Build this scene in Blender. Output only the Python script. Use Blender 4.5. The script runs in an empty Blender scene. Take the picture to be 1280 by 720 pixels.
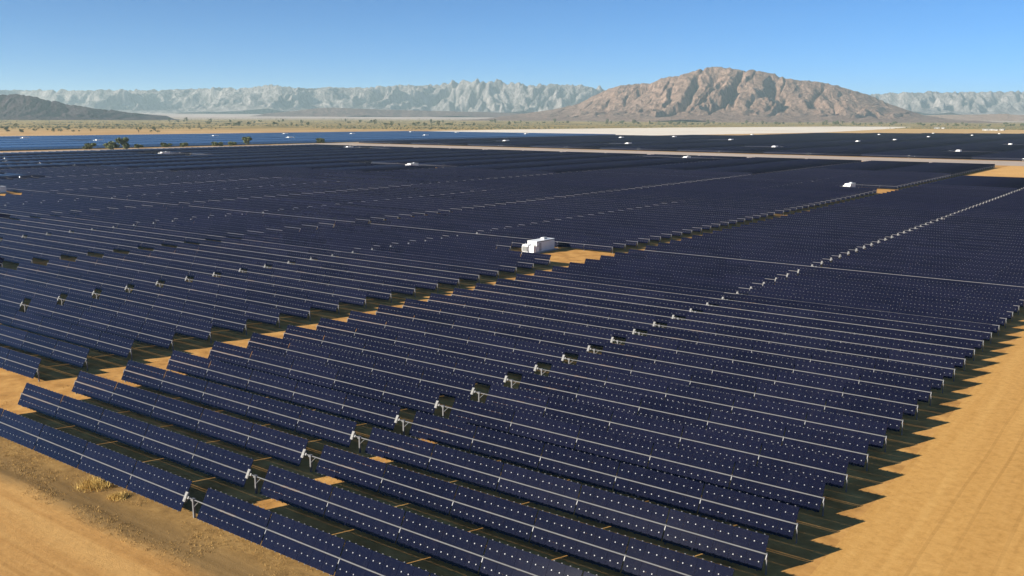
import bpy, math, random
import numpy as np

random.seed(7); RNG = np.random.default_rng(11)
SC = bpy.context.scene
COL = SC.collection
R = math.radians

# ---------------------------------------------------------------- survey of the site (metres)
P = 5.7                       # spacing of the tracker rows
Y0 = 6.7361                   # first row, in row spacings from the camera
HT = 0.25 * P                 # torque tube height
CU, CL = 0.209 * P, 0.200 * P  # panel reach above / below the tube
TILT = R(60.5)
XM, XL, XR = -10.10 * P, -16.60 * P, -3.53 * P
CAM_Z = (4.9119 + 0.25) * P
FPX, PITCH, ROLL, YAW = 1161.1, 0.1812, 0.0040, -0.6343


def W(x, y, z=0.0):            # row units -> metres
    return (x * P, (Y0 + y) * P, z)


cy, sy, cp, sp = math.cos(YAW), math.sin(YAW), math.cos(PITCH), math.sin(PITCH)
FWD = np.array([sy * cp, cy * cp, -sp]); _r = np.array([cy, -sy, 0.0]); _u = np.cross(_r, FWD)
cr, sr = math.cos(ROLL), math.sin(ROLL)
RGT, UPV = _r * cr + _u * sr, _u * cr - _r * sr
CAM = np.array([0, 0, CAM_Z])


def project(pt):               # site plan helper: which part of the plant the view takes in
    d = np.asarray(pt, float) - CAM
    w = d @ FWD
    return (640 + FPX * (d @ RGT) / w, 360 - FPX * (d @ UPV) / w, w)


def sight(px, py, dist):       # point at horizontal distance dist along a bearing / elevation
    d = FWD + (px - 640) / FPX * RGT - (py - 360) / FPX * UPV
    t = dist / math.hypot(d[0], d[1])
    return CAM + d * t


# ---------------------------------------------------------------- materials
def new_mat(name):
    m = bpy.data.materials.new(name); m.use_nodes = True
    nt = m.node_tree
    return m, nt, nt.nodes['Principled BSDF']


def node(nt, typ, **kw):
    n = nt.nodes.new(typ)
    for k, v in kw.items():
        if k.startswith('i_'):
            n.inputs[k[2:].replace('_', ' ')].default_value = v
        else:
            setattr(n, k, v)
    return n


def coords(nt, scale=(1, 1, 1), rot=(0, 0, 0), world=True):
    g = node(nt, 'ShaderNodeNewGeometry') if world else node(nt, 'ShaderNodeTexCoord')
    mp = node(nt, 'ShaderNodeMapping')
    mp.inputs['Scale'].default_value = scale; mp.inputs['Rotation'].default_value = rot
    nt.links.new(g.outputs['Position' if world else 'Object'], mp.inputs['Vector'])
    return mp.outputs['Vector']


def noise(nt, vec, scale, detail=6, rough=.6, dist=0.0):
    n = node(nt, 'ShaderNodeTexNoise'); n.inputs['Scale'].default_value = scale
    n.inputs['Detail'].default_value = detail; n.inputs['Roughness'].default_value = rough
    n.inputs['Distortion'].default_value = dist
    nt.links.new(vec, n.inputs['Vector'])
    return n.outputs['Fac']


def ramp(nt, fac, stops):
    r = node(nt, 'ShaderNodeValToRGB'); cr_ = r.color_ramp
    while len(cr_.elements) > 1: cr_.elements.remove(cr_.elements[0])
    cr_.elements[0].position = stops[0][0]; cr_.elements[0].color = (*stops[0][1], 1)
    for p_, c in stops[1:]:
        e = cr_.elements.new(p_); e.color = (*c, 1)
    nt.links.new(fac, r.inputs['Fac'])
    return r.outputs['Color']


def mix(nt, fac, a, b, mode='MIX'):
    n = node(nt, 'ShaderNodeMix', data_type='RGBA', blend_type=mode)
    for sock, v in ((n.inputs['Factor'], fac), (n.inputs['A'], a), (n.inputs['B'], b)):
        if hasattr(v, 'is_output'): nt.links.new(v, sock)
        elif isinstance(v, tuple): sock.default_value = (*v, 1)
        else: sock.default_value = v
    return n.outputs['Result']


def bump(nt, b, fac, strength, dist):
    n = node(nt, 'ShaderNodeBump'); n.inputs['Strength'].default_value = strength
    n.inputs['Distance'].default_value = dist
    nt.links.new(fac, n.inputs['Height']); nt.links.new(n.outputs['Normal'], b.inputs['Normal'])


def simple(name, col, rough=.6, metal=0.0, var=.12, scale=1.5):
    m, nt, b = new_mat(name)
    v = coords(nt)
    f = noise(nt, v, scale, 5)
    lo = tuple(c * (1 - var) for c in col); hi = tuple(min(1, c * (1 + var)) for c in col)
    nt.links.new(ramp(nt, f, [(.3, lo), (.7, hi)]), b.inputs['Base Color'])
    b.inputs['Roughness'].default_value = rough; b.inputs['Metallic'].default_value = metal
    return m


def soil(name, dark, mid, light, stretch, rot, fine=1.2, bmp=.25, patch=.02):
    """dirt: broad patches, streaks left by grading along the track, small stones"""
    m, nt, b = new_mat(name)
    v1 = coords(nt); vs = coords(nt, stretch, (0, 0, rot))
    big = noise(nt, v1, patch, 5, .6, .6)
    streak = noise(nt, vs, 1.0, 7, .62, .3)
    small = noise(nt, v1, fine, 8, .7)
    c = ramp(nt, streak, [(.28, dark), (.46, mid), (.62, light), (.8, mid)])
    c = mix(nt, .45, c, ramp(nt, big, [(.35, dark), (.5, mid), (.68, light)]))
    c = mix(nt, .35, c, ramp(nt, small, [(.36, tuple(x * .72 for x in mid)), (.5, mid), (.66, light)]))
    nt.links.new(c, b.inputs['Base Color'])
    b.inputs['Roughness'].default_value = .95; b.inputs['Specular IOR Level'].default_value = .15
    bump(nt, b, small, bmp, .12)
    return m


def ground_material():
    """soil of the plant site, dry grass belt, grey-green scrub and the pale fan below the mountains"""
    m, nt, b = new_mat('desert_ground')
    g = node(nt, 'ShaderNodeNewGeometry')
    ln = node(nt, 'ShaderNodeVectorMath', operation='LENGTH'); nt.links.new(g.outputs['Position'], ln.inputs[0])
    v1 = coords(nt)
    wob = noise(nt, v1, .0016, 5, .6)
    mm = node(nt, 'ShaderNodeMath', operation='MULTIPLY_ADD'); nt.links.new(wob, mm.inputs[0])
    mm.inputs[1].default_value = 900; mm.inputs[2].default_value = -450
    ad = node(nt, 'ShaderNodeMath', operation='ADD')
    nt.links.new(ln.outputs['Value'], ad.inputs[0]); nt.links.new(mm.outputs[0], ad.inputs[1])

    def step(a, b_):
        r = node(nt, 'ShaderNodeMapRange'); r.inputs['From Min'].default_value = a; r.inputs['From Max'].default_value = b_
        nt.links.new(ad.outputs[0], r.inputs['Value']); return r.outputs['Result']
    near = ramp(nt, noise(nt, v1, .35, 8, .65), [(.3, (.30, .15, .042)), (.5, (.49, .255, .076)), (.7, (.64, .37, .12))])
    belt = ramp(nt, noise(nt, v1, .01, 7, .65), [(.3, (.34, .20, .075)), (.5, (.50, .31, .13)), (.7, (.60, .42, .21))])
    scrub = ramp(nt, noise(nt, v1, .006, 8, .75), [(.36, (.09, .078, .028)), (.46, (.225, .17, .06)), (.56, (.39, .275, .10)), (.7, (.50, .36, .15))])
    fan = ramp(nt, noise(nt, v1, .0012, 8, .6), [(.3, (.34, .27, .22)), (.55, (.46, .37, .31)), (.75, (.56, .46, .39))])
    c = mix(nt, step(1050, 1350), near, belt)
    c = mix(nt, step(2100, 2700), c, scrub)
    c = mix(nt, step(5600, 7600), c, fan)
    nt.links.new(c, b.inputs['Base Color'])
    b.inputs['Roughness'].default_value = .95; b.inputs['Specular IOR Level'].default_value = .1
    bump(nt, b, noise(nt, v1, .8, 6, .7), .3, .15)
    return m


def glass_panel(name='dark_panel_glass', k=(1, 1, 1)):
    m, nt, b = new_mat(name)
    q = lambda *c: tuple(a_ * b_ for a_, b_ in zip(c, k))
    oi = node(nt, 'ShaderNodeObjectInfo')
    f = noise(nt, coords(nt), .55, 3, .5)
    c = ramp(nt, f, [(.3, q(.0036, .0044, .0122)), (.7, q(.0058, .0068, .0182))])
    c = mix(nt, .5, c, ramp(nt, oi.outputs['Random'], [(0, q(.0034, .0042, .0115)), (1, q(.0076, .0086, .0215))]))
    dust = ramp(nt, noise(nt, coords(nt, world=True), 2.4, 6, .7), [(.5, (0, 0, 0)), (.85, (.03, .03, .03))])
    df = node(nt, 'ShaderNodeRGBToBW'); nt.links.new(dust, df.inputs[0])
    c = mix(nt, df.outputs[0], c, (.22, .17, .12))
    nt.links.new(c, b.inputs['Base Color'])
    b.inputs['Roughness'].default_value = .07
    b.inputs['IOR'].default_value = 1.27
    return m


def rock(name, cols, scale, streaks=.75):
    """weathered rock: dark varnished outcrops and pale scree running down the slope; their contrast also stands in for gully shade"""
    m, nt, b = new_mat(name)
    v = coords(nt); vz = coords(nt, (1, 1, .28))
    f1 = noise(nt, v, scale, 8, .65, .4); f2 = noise(nt, vz, scale * 5, 9, .74, .5); f3 = noise(nt, vz, scale * 16, 8, .75)
    c = ramp(nt, f1, [(.32, cols[0]), (.5, cols[1]), (.68, cols[2])])
    dk = tuple(x * .42 for x in cols[0]); lt = tuple(min(.7, x * 1.25) for x in cols[2])
    c = mix(nt, streaks, c, ramp(nt, f2, [(.36, dk), (.45, cols[0]), (.52, cols[1]), (.60, cols[2]), (.7, lt)]))  # dark-to-pale streak contrast painted in to strengthen the weak shading of the relief
    c = mix(nt, .35, c, ramp(nt, f3, [(.38, dk), (.5, cols[1]), (.62, lt)]))
    nt.links.new(c, b.inputs['Base Color'])
    b.inputs['Roughness'].default_value = .95; b.inputs['Specular IOR Level'].default_value = .1
    bump(nt, b, f2, 1.0, .16 / scale)
    return m


def leaf(name, a, b_, scale=.8):
    m, nt, b = new_mat(name)
    nt.links.new(ramp(nt, noise(nt, coords(nt), scale, 3), [(.3, a), (.7, b_)]), b.inputs['Base Color'])
    b.inputs['Roughness'].default_value = .8; b.inputs['Specular IOR Level'].default_value = .2
    return m


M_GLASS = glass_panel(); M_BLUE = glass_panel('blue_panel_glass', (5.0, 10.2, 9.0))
M_BACK = simple('panel_back_sheet', (.05, .05, .055), .6)
M_CLIP = simple('module_clip_metal', (.155, .16, .175), .45)
M_TUBE = simple('galvanised_tube', (.125, .125, .13), .5)
M_POST = simple('galvanised_post', (.15, .15, .15), .55)
M_BOX = simple('drive_box_paint', (.145, .145, .14), .5, var=.25, scale=.7)
M_WHITE = simple('white_cabin_paint', (.80, .80, .79), .45, var=.05, scale=.6)
M_LOUVRE = simple('dark_louvre', (.10, .10, .10), .6)
M_GREY = simple('grey_steel', (.40, .41, .41), .5)
M_CONC = simple('concrete_pad', (.42, .39, .35), .9)
M_STRAW = leaf('dry_straw', (.42, .27, .075), (.66, .47, .16), .9)
M_GRASS = leaf('dry_grass_blade', (.26, .155, .05), (.44, .275, .09), .5)
M_SCRUB = leaf('grey_green_scrub', (.075, .085, .04), (.16, .15, .08), .03)
M_LEAF = leaf('desert_tree_leaf', (.05, .065, .028), (.11, .12, .055), .2)
M_BUSH = leaf('olive_bush_leaf', (.06, .075, .028), (.14, .15, .06), .25)
M_BARK = simple('bark', (.16, .12, .085), .9)


# ---------------------------------------------------------------- mesh helpers
class MB:
    def __init__(self): self.v, self.f, self.m = [], [], []

    def box(self, c, s, mat=0, rx=0.0, rz=0.0):
        i = len(self.v); hx, hy, hz = s[0] / 2, s[1] / 2, s[2] / 2
        for x, y, z in ((-hx, -hy, -hz), (hx, -hy, -hz), (hx, hy, -hz), (-hx, hy, -hz), (-hx, -hy, hz), (hx, -hy, hz), (hx, hy, hz), (-hx, hy, hz)):
            y, z = y * math.cos(rx) - z * math.sin(rx), y * math.sin(rx) + z * math.cos(rx)
            x, y = x * math.cos(rz) - y * math.sin(rz), x * math.sin(rz) + y * math.cos(rz)
            self.v.append((c[0] + x, c[1] + y, c[2] + z))
        for q in ((0, 3, 2, 1), (4, 5, 6, 7), (0, 1, 5, 4), (1, 2, 6, 5), (2, 3, 7, 6), (3, 0, 4, 7)):
            self.f.append(tuple(i + k for k in q)); self.m.append(mat)

    def bar(self, a, b, r, mat=0, n=6, r2=None):
        a, b = np.array(a, float), np.array(b, float); d = b - a; d /= np.linalg.norm(d)
        s = np.cross(d, (0, 0, 1) if abs(d[2]) < .9 else (1, 0, 0)); s /= np.linalg.norm(s); t = np.cross(d, s)
        i = len(self.v); r2 = r if r2 is None else r2
        for pt, rr in ((a, r), (b, r2)):
            for k in range(n):
                w = 2 * math.pi * (k + .5) / n
                self.v.append(tuple(pt + rr * (s * math.cos(w) + t * math.sin(w))))
        for k in range(n):
            k2 = (k + 1) % n
            self.f.append((i + k, i + k2, i + n + k2, i + n + k)); self.m.append(mat)
        self.f.append(tuple(i + k for k in range(n))[::-1]); self.m.append(mat)
        self.f.append(tuple(i + n + k for k in range(n))); self.m.append(mat)

    def quad(self, pts, mat=0):
        i = len(self.v); self.v += [tuple(p) for p in pts]; self.f.append(tuple(range(i, i + len(pts)))); self.m.append(mat)

    def mesh(self, name, mats):
        me = bpy.data.meshes.new(name); me.from_pydata(self.v, [], self.f)
        for m in mats: me.materials.append(m)
        if len(mats) > 1: me.polygons.foreach_set('material_index', self.m)
        me.update(); return me


def obj(name, me, parent=None, loc=(0, 0, 0), rx=0.0, rz=0.0):
    o = bpy.data.objects.new(name, me); COL.objects.link(o)
    o.location = loc; o.rotation_euler = (rx, 0, rz)
    if parent: o.parent = parent
    return o


def tag(o, label=None, cat=None, group=None, kind=None):
    for k, v in (('label', label), ('category', cat), ('group', group), ('kind', kind)):
        if v: o[k] = v
    return o


def empty(name, loc, rz=0.0):
    o = bpy.data.objects.new(name, None); COL.objects.link(o); o.location = loc; o.rotation_euler = (0, 0, rz)
    o.empty_display_size = .5
    return o


def structure(name, me, **k): return tag(obj(name, me, **k), kind='structure')


def np_mesh(name, V, F, mats, mi=None):
    me = bpy.data.meshes.new(name)
    V = np.asarray(V, np.float32); F = np.asarray(F, np.int32)
    me.vertices.add(len(V)); me.vertices.foreach_set('co', V.ravel())
    me.loops.add(F.size); me.loops.foreach_set('vertex_index', F.ravel())
    me.polygons.add(len(F)); me.polygons.foreach_set('loop_start', np.arange(0, F.size, F.shape[1], dtype=np.int32))
    for m in mats: me.materials.append(m)
    if mi is not None: me.polygons.foreach_set('material_index', np.asarray(mi, np.int32))
    me.update(calc_edges=True); me.validate()
    return me


# ---------------------------------------------------------------- noise for terrain
def vnoise(x, y, seed):
    xi, yi = np.floor(x).astype(np.int64), np.floor(y).astype(np.int64)
    fx, fy = x - xi, y - yi
    fx = fx * fx * fx * (fx * (fx * 6 - 15) + 10); fy = fy * fy * fy * (fy * (fy * 6 - 15) + 10)

    def h(a, b):
        n = (a * 374761393 + b * 668265263 + seed * 974634777) & 0x7fffffff
        n = ((n ^ (n >> 13)) * 1274126177) & 0x7fffffff
        return ((n ^ (n >> 16)) & 0xffff) / 65535.0
    return (h(xi, yi) * (1 - fx) + h(xi + 1, yi) * fx) * (1 - fy) + (h(xi, yi + 1) * (1 - fx) + h(xi + 1, yi + 1) * fx) * fy


def ridged(x, y, seed, octv=5, lac=2.05, gain=.5):
    s, a, tot, w = 0, 1.0, 0, 1.0
    for k in range(octv):
        n = 1 - np.abs(2 * vnoise(x, y, seed + k * 17) - 1)
        n = n * n
        s = s + a * n * w; tot += a
        w = np.clip(n * 1.6, .15, 1); x = x * lac + 3.1; y = y * lac + 1.7; a *= gain
    return s / tot


def fbm(x, y, seed, octv=4):
    s, a, t = 0, 1.0, 0
    for k in range(octv):
        s = s + a * vnoise(x, y, seed + k * 13); t += a; x = x * 2.03 + 5.2; y = y * 2.03 + 1.3; a *= .5
    return s / t


def terrain_z(d):
    return np.interp(d, [0, 4300, 7000, 12000, 16000, 30000], [0, 0, 16, 64, 108, 150])


# ---------------------------------------------------------------- ground
def build_ground():
    n = 181; t = np.linspace(-1, 1, n); k = 6.0
    ax = np.sinh(k * t) / math.sinh(k) * 20000
    X, Y = np.meshgrid(ax, ax)
    d = np.hypot(X, Y)
    Z = terrain_z(d) + np.clip((d - 4500) / 3000, 0, 1) * (fbm(X / 900, Y / 900, 5) - .5) * 5
    V = np.stack([X, Y, Z], -1).reshape(-1, 3)
    idx = np.arange(n * n).reshape(n, n)
    F = np.stack([idx[:-1, :-1], idx[:-1, 1:], idx[1:, 1:], idx[1:, :-1]], -1).reshape(-1, 4)
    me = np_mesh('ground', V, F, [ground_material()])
    me.polygons.foreach_set('use_smooth', np.ones(len(F), bool))
    structure('ground', me)


def sheet(name, pts, z, mat, sub=0, kind='structure'):
    """flat polygon in row units"""
    mb = MB(); mb.quad([W(x, y, z) for x, y in pts])
    o = obj(name, mb.mesh(name, [mat])); o['kind'] = kind
    return o


def wavy_strip(name, a, b, near, far, z, mat, amp, n=60, seed=3):
    """strip between x=a and x=b (row units) with ragged long edges at y=near and y=far"""
    mb = MB(); xs = np.linspace(a, b, n)
    e1 = near + amp * (fbm(xs * 1.3, xs * 0, seed) - .5) * 2; e2 = far + amp * (fbm(xs * 1.7, xs * 0, seed + 9) - .5) * 2
    for i in range(n - 1):
        mb.quad([W(xs[i], e1[i], z), W(xs[i + 1], e1[i + 1], z), W(xs[i + 1], e2[i + 1], z), W(xs[i], e2[i], z)])
    o = obj(name, mb.mesh(name, [mat])); o['kind'] = 'structure'
    return o


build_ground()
def ruts(nt, col, axis, centres, seed, width=.16):
    """wheel ruts: narrow wandering bands of churned, darker sand along a track"""
    g = node(nt, 'ShaderNodeNewGeometry'); sx = node(nt, 'ShaderNodeSeparateXYZ'); nt.links.new(g.outputs['Position'], sx.inputs[0])
    long_ = (0, .012, 0) if axis == 'X' else (.012, 0, 0)
    w = noise(nt, coords(nt, long_), 1.0, 3, .5); fade = noise(nt, coords(nt, (.5, .02, 1) if axis == 'X' else (.02, .5, 1)), 1.0, 4, .6)
    ma = node(nt, 'ShaderNodeMath', operation='MULTIPLY_ADD'); nt.links.new(w, ma.inputs[0]); ma.inputs[1].default_value = 2.2
    nt.links.new(sx.outputs[axis], ma.inputs[2]); out = None
    for x0 in centres:
        d = node(nt, 'ShaderNodeMath', operation='COMPARE'); nt.links.new(ma.outputs[0], d.inputs[0]); d.inputs[1].default_value = x0 - 10.0 if axis == 'X' else x0; d.inputs[2].default_value = width
        if out is None: out = d.outputs[0]
        else:
            a_ = node(nt, 'ShaderNodeMath', operation='MAXIMUM'); nt.links.new(out, a_.inputs[0]); nt.links.new(d.outputs[0], a_.inputs[1]); out = a_.outputs[0]
    k = node(nt, 'ShaderNodeMath', operation='MULTIPLY'); nt.links.new(out, k.inputs[0]); nt.links.new(fade, k.inputs[1])
    return mix(nt, k.outputs[0], col, mix(nt, 1.0, col, (.80, .77, .73), 'MULTIPLY'))


def sand_material():
    m, nt, b = new_mat('graded_sand')
    v1 = coords(nt); vs = coords(nt, (.9, .03, 1)); vw = coords(nt, (.30, .011, 1))
    s1 = noise(nt, vs, 1.0, 9, .68, .4); s2 = noise(nt, vw, 1.0, 6, .6, .5); small = noise(nt, v1, 1.3, 10, .78)
    c = ramp(nt, s1, [(.30, (.40, .200, .052)), (.46, (.56, .300, .085)), (.6, (.64, .365, .115)), (.75, (.57, .305, .088))])
    c = mix(nt, .55, c, ramp(nt, s2, [(.34, (.40, .20, .052)), (.52, (.57, .31, .09)), (.68, (.68, .405, .135))]))
    c = mix(nt, .45, c, ramp(nt, small, [(.34, (.33, .165, .042)), (.5, (.57, .31, .09)), (.68, (.70, .42, .145))]))
    nt.links.new(c, b.inputs['Base Color']); b.inputs['Roughness'].default_value = .95; b.inputs['Specular IOR Level'].default_value = .1
    c = ruts(nt, c, 'X', [-1.5, .3, 3.1, 4.9, 7.2, 14.0, 15.8, 27.0], 5, .13)
    nt.links.new(c, b.inputs['Base Color'])
    bump(nt, b, small, .45, .1)
    return m


M_SAND = sand_material()
M_TRACK = soil('compacted_track', (.35, .20, .075), (.47, .285, .11), (.56, .36, .15), (.03, .6, 1), R(-2), .7, .12)
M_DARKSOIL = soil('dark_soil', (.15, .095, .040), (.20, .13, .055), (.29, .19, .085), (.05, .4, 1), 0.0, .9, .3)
M_VERGE = soil('grassy_verge_soil', (.24, .145, .052), (.35, .215, .08), (.45, .29, .115), (.4, .5, 1), 0.0, .8, .6, .06)
M_PALE = soil('pale_dirt_road', (.34, .27, .21), (.43, .345, .275), (.52, .43, .35), (.02, .3, 1), 0.0, .4, .1)
M_WHITEFIELD = soil('bleached_field', (.62, .52, .40), (.76, .67, .54), (.82, .75, .64), (.004, .02, 1), 0.0, .05, .1, .004)
M_ORANGE = soil('open_sand', (.50, .27, .08), (.63, .35, .11), (.70, .42, .15), (.08, .03, 1), 0.0, .5, .12)

sheet('sand_track', [(-3.1, -14), (26, -14), (26, 122), (-3.1, 122)], .012, M_SAND)
def verge_material():
    m, nt, b = new_mat('track_and_verge')
    v1 = coords(nt); vs = coords(nt, (.03, .6, 1), (0, 0, R(-2)))
    g = node(nt, 'ShaderNodeNewGeometry'); sx = node(nt, 'ShaderNodeSeparateXYZ'); nt.links.new(g.outputs['Position'], sx.inputs[0])
    wob = noise(nt, coords(nt, (.05, .12, 1)), 1.0, 8, .68)
    ma = node(nt, 'ShaderNodeMath', operation='MULTIPLY_ADD'); nt.links.new(wob, ma.inputs[0]); ma.inputs[1].default_value = 3.4
    nt.links.new(sx.outputs['Y'], ma.inputs[2])
    def step(y0, y1):
        r = node(nt, 'ShaderNodeMapRange'); r.inputs['From Min'].default_value = (Y0 + y0) * P + 1.7; r.inputs['From Max'].default_value = (Y0 + y1) * P + 1.7
        nt.links.new(ma.outputs[0], r.inputs['Value']); return r.outputs['Result']
    streak = noise(nt, vs, 1.0, 8, .62, .3); small = noise(nt, v1, 1.1, 9, .75); mid = noise(nt, v1, .16, 6, .65)
    track = ramp(nt, streak, [(.28, (.36, .185, .055)), (.46, (.49, .265, .085)), (.62, (.59, .345, .12)), (.8, (.51, .28, .09))])
    track = mix(nt, .3, track, ramp(nt, small, [(.36, (.31, .16, .05)), (.55, (.50, .27, .09)), (.7, (.62, .37, .14))]))
    dark = ramp(nt, streak, [(.3, (.14, .085, .033)), (.5, (.22, .135, .052)), (.7, (.32, .20, .08))])
    verge = ramp(nt, small, [(.33, (.12, .068, .024)), (.46, (.25, .145, .048)), (.58, (.36, .215, .073)), (.72, (.50, .33, .12))])
    verge = mix(nt, .45, verge, ramp(nt, mid, [(.35, (.20, .115, .04)), (.55, (.36, .215, .075)), (.7, (.46, .29, .11))]))
    track = ruts(nt, track, 'Y', [Y0 * P - 9.2, Y0 * P - 11.0, Y0 * P - 14.5, Y0 * P - 16.3, Y0 * P - 21], 9)
    c = mix(nt, step(-1.0, -.78), track, dark); c = mix(nt, step(-.52, -.22), c, verge)
    nt.links.new(c, b.inputs['Base Color']); b.inputs['Roughness'].default_value = .95; b.inputs['Specular IOR Level'].default_value = .1
    bump(nt, b, small, .5, .12)
    return m


sheet('dirt_track', [(-42, -8), (-3.14, -8), (-3.14, .6), (-42, .6)], .004, verge_material())
sheet('open_sand', [(-17.6, 81), (-3.2, 81), (-3.2, 122), (-17.6, 122)], .016, M_ORANGE)
sheet('dirt_road', [(-138.6, 113), (40, 113), (40, 126.6), (-138.6, 126.6)], .02, M_PALE)
sheet('side_road', [(-140.6, -5), (-127.6, -5), (-127.6, 113), (-140.6, 113)], .024, M_PALE)
sheet('field_road', [(-142.2, 113.2), (-138.7, 113.2), (-138.7, 245), (-142.2, 245)], .028, M_PALE)
sheet('bleached_field', [(-235, 245), (-140, 242), (-136, 252), (-127, 322), (-121, 360), (-128, 430), (-141, 540), (-166, 690), (-209, 670), (-245, 485), (-252, 330)], .05, M_WHITEFIELD)
sheet('stubble_field', [(-118, 350), (-92, 371), (90, 371), (90, 545), (-150, 545)], .035, soil('stubble', (.40, .24, .085), (.53, .335, .13), (.62, .43, .20), (.004, .03, 1), 0.0, .06, .1, .004))
sheet('earth_bank', [(-243, 30), (-230, 30), (-230, 243), (-243, 243)], .03, soil('earth_bank', (.11, .055, .02), (.17, .085, .03), (.26, .14, .05), (.1, .02, 1), 0.0, .2, .2))
sheet('field_pad', [(-60, 249), (-20, 249), (-20, 268), (-48, 266)], .06, M_PALE)

# ---------------------------------------------------------------- solar trackers
TAB = 1.276 * P; GAP = .015 * P         # table pitch along the tube and the slot between tables


def table_mesh(name, n=6):
    """n modules wide, two deep above the tube and two below; flat, tube axis at the origin"""
    mb = MB(); ln = TAB * n / 6 - GAP; w = ln / n
    off = .056
    for lo, hi in ((off, CU), (-CL, -off)):
        hgt = (hi - lo) / 2
        for r in range(2):
            for c in range(n):
                mb.box((-ln / 2 + w * (c + .5), lo + hgt * (r + .5), .02), (w - .014, hgt - .010, .03), 0)
        # rails behind the glass
        for c in range(n * 2):
            x = -ln / 2 + w * (c + .5) / 2
            mb.box((x, (lo + hi) / 2, -.02), (.05, hi - lo - .06, .045), 1)
        # clips over the joint between the two module rows and on the outer edges
        mid = (lo + hi) / 2
        for c in range(n):
            for s in (.26, .74):
                x = -ln / 2 + w * (c + s)
                mb.box((x, mid, .042), (.066, .074, .012), 2)
                e = hi if lo > 0 else lo
                mb.box((x, e + (.022 if e > 0 else -.022), .018), (.09, .05, .05), 1)
    return mb.mesh(name, [M_GLASS, M_BACK, M_CLIP])


TABLE = table_mesh('solar_panel'); HALF_TABLE = table_mesh('solar_panel_short', 3)


def tube_mesh(x0, x1):
    mb = MB(); mb.bar((x0, 0, 0), (x1, 0, 0), .046, 0, 8)
    return mb.mesh('torque_tube', [M_TUBE])


def post_mesh():
    mb = MB()
    mb.box((0, 0, -(HT + .1) / 2), (.09, .13, HT - .06), 0)
    mb.box((0, -.2 * math.cos(TILT), -.2 * math.sin(TILT)), (.055, .30, .035), 1, TILT)
    mb.box((0, .0, .07), (.07, .15, .02), 1)
    return mb.mesh('support_post', [M_POST, M_CLIP])


def drive_mesh():
    mb = MB()
    mb.box((0, 0, .09), (.30, .74, .16), 0)
    mb.box((0, .12, .185), (.24, .3, .03), 1); mb.box((0, -.22, .185), (.2, .2, .03), 1)
    mb.box((.24, 0, 0), (.16, .2, .2), 1)
    return mb.mesh('drive_box', [M_BOX, M_POST])


def drive_post_mesh():
    mb = MB()
    mb.box((0, 0, -HT / 2 - .03), (.14, .16, HT - .06), 0)
    mb.box((0, -.02, .0), (.3, .22, .2), 0)
    return mb.mesh('drive_post', [M_TUBE])


def brace_mesh():
    mb = MB(); mb.bar((.0, -.02, -.62), (.62, -.02, -.05), .035, 0, 6)
    return mb.mesh('brace', [M_TUBE])


# positions along one tracker, relative to its drive post (metres)
X_LEFT0, X_RIGHT0 = -.14 * P, .19 * P
NT = 5
TABLE_X = [X_LEFT0 - TAB * (k + .5) for k in range(NT)][::-1] + [X_RIGHT0 + TAB * (k + .5) for k in range(NT)]
END_L, END_R = X_LEFT0 - TAB * NT - .06, X_RIGHT0 + TAB * NT + .12
POST_X = [X_LEFT0 - TAB * k + GAP * .0 for k in range(1, NT)] + [END_L - .0] + [X_RIGHT0 + TAB * k for k in range(1, NT)] + [END_R - .06]
TUBE = tube_mesh(END_L - .06, END_R); POST = post_mesh(); DRIVE = drive_mesh(); DPOST = drive_post_mesh(); BRACE = brace_mesh()
DRIVE_X = -.135 * P


def wing(name, xs):
    mb = MB()
    for x in xs:
        src = TABLE
        i = len(mb.v)
        for v in src.vertices: mb.v.append((v.co.x + x, v.co.y, v.co.z))
        for p_ in src.polygons:
            mb.f.append(tuple(i + k for k in p_.vertices)); mb.m.append(p_.material_index)
    return mb.mesh(name, [M_GLASS, M_BACK, M_CLIP])


WING_L, WING_R = wing('panel_wing', TABLE_X[:NT]), wing('panel_wing', TABLE_X[NT:])


def merged_posts():
    mb = MB()
    for x in POST_X:
        i = len(mb.v)
        for v in POST.vertices: mb.v.append((v.co.x + x, v.co.y, v.co.z))
        for p_ in POST.polygons: mb.f.append(tuple(i + k for k in p_.vertices)); mb.m.append(p_.material_index)
    i = len(mb.v)
    for v in DPOST.vertices: mb.v.append((v.co.x, v.co.y, v.co.z))
    for p_ in DPOST.polygons: mb.f.append(tuple(i + k for k in p_.vertices)); mb.m.append(0)
    return mb.mesh('post_row', [M_POST, M_CLIP])


POSTS = merged_posts()

ONES = 'zeroth first second third fourth fifth sixth seventh eighth ninth tenth eleventh twelfth thirteenth fourteenth fifteenth sixteenth seventeenth eighteenth nineteenth'.split()
TENS = {20: 'twenty', 30: 'thirty', 40: 'forty', 50: 'fifty', 60: 'sixty', 70: 'seventy', 80: 'eighty', 90: 'ninety', 100: 'hundred'}


def ordinal(n):
    if n < 20: return ONES[n]
    if n >= 100: return 'hundredth' if n == 100 else 'hundred-and-' + ordinal(n - 100)
    t = n // 10 * 10
    return TENS[t][:-1] + 'ieth' if n % 10 == 0 else TENS[t] + '-' + ONES[n % 10]


def row_y(i):                      # service aisles every so often
    return i + (.32 if i >= 24 else 0) + (.35 if i >= 42 else 0) + (.45 if i >= 65 else 0)


# columns of the big block: drive post of each column, in row units
COLS = [-24.60, -38.75, -52.90, -67.05, -81.20, -95.35, -109.50]
INVERTERS = [(-20.55, 23.0), (-65.2, 23.0), (-66.2, 65.6), (-20.9, 64.0), (-112.6, 67.2), (-52.4, 101.6), (-112.6, 101.2)]


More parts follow.
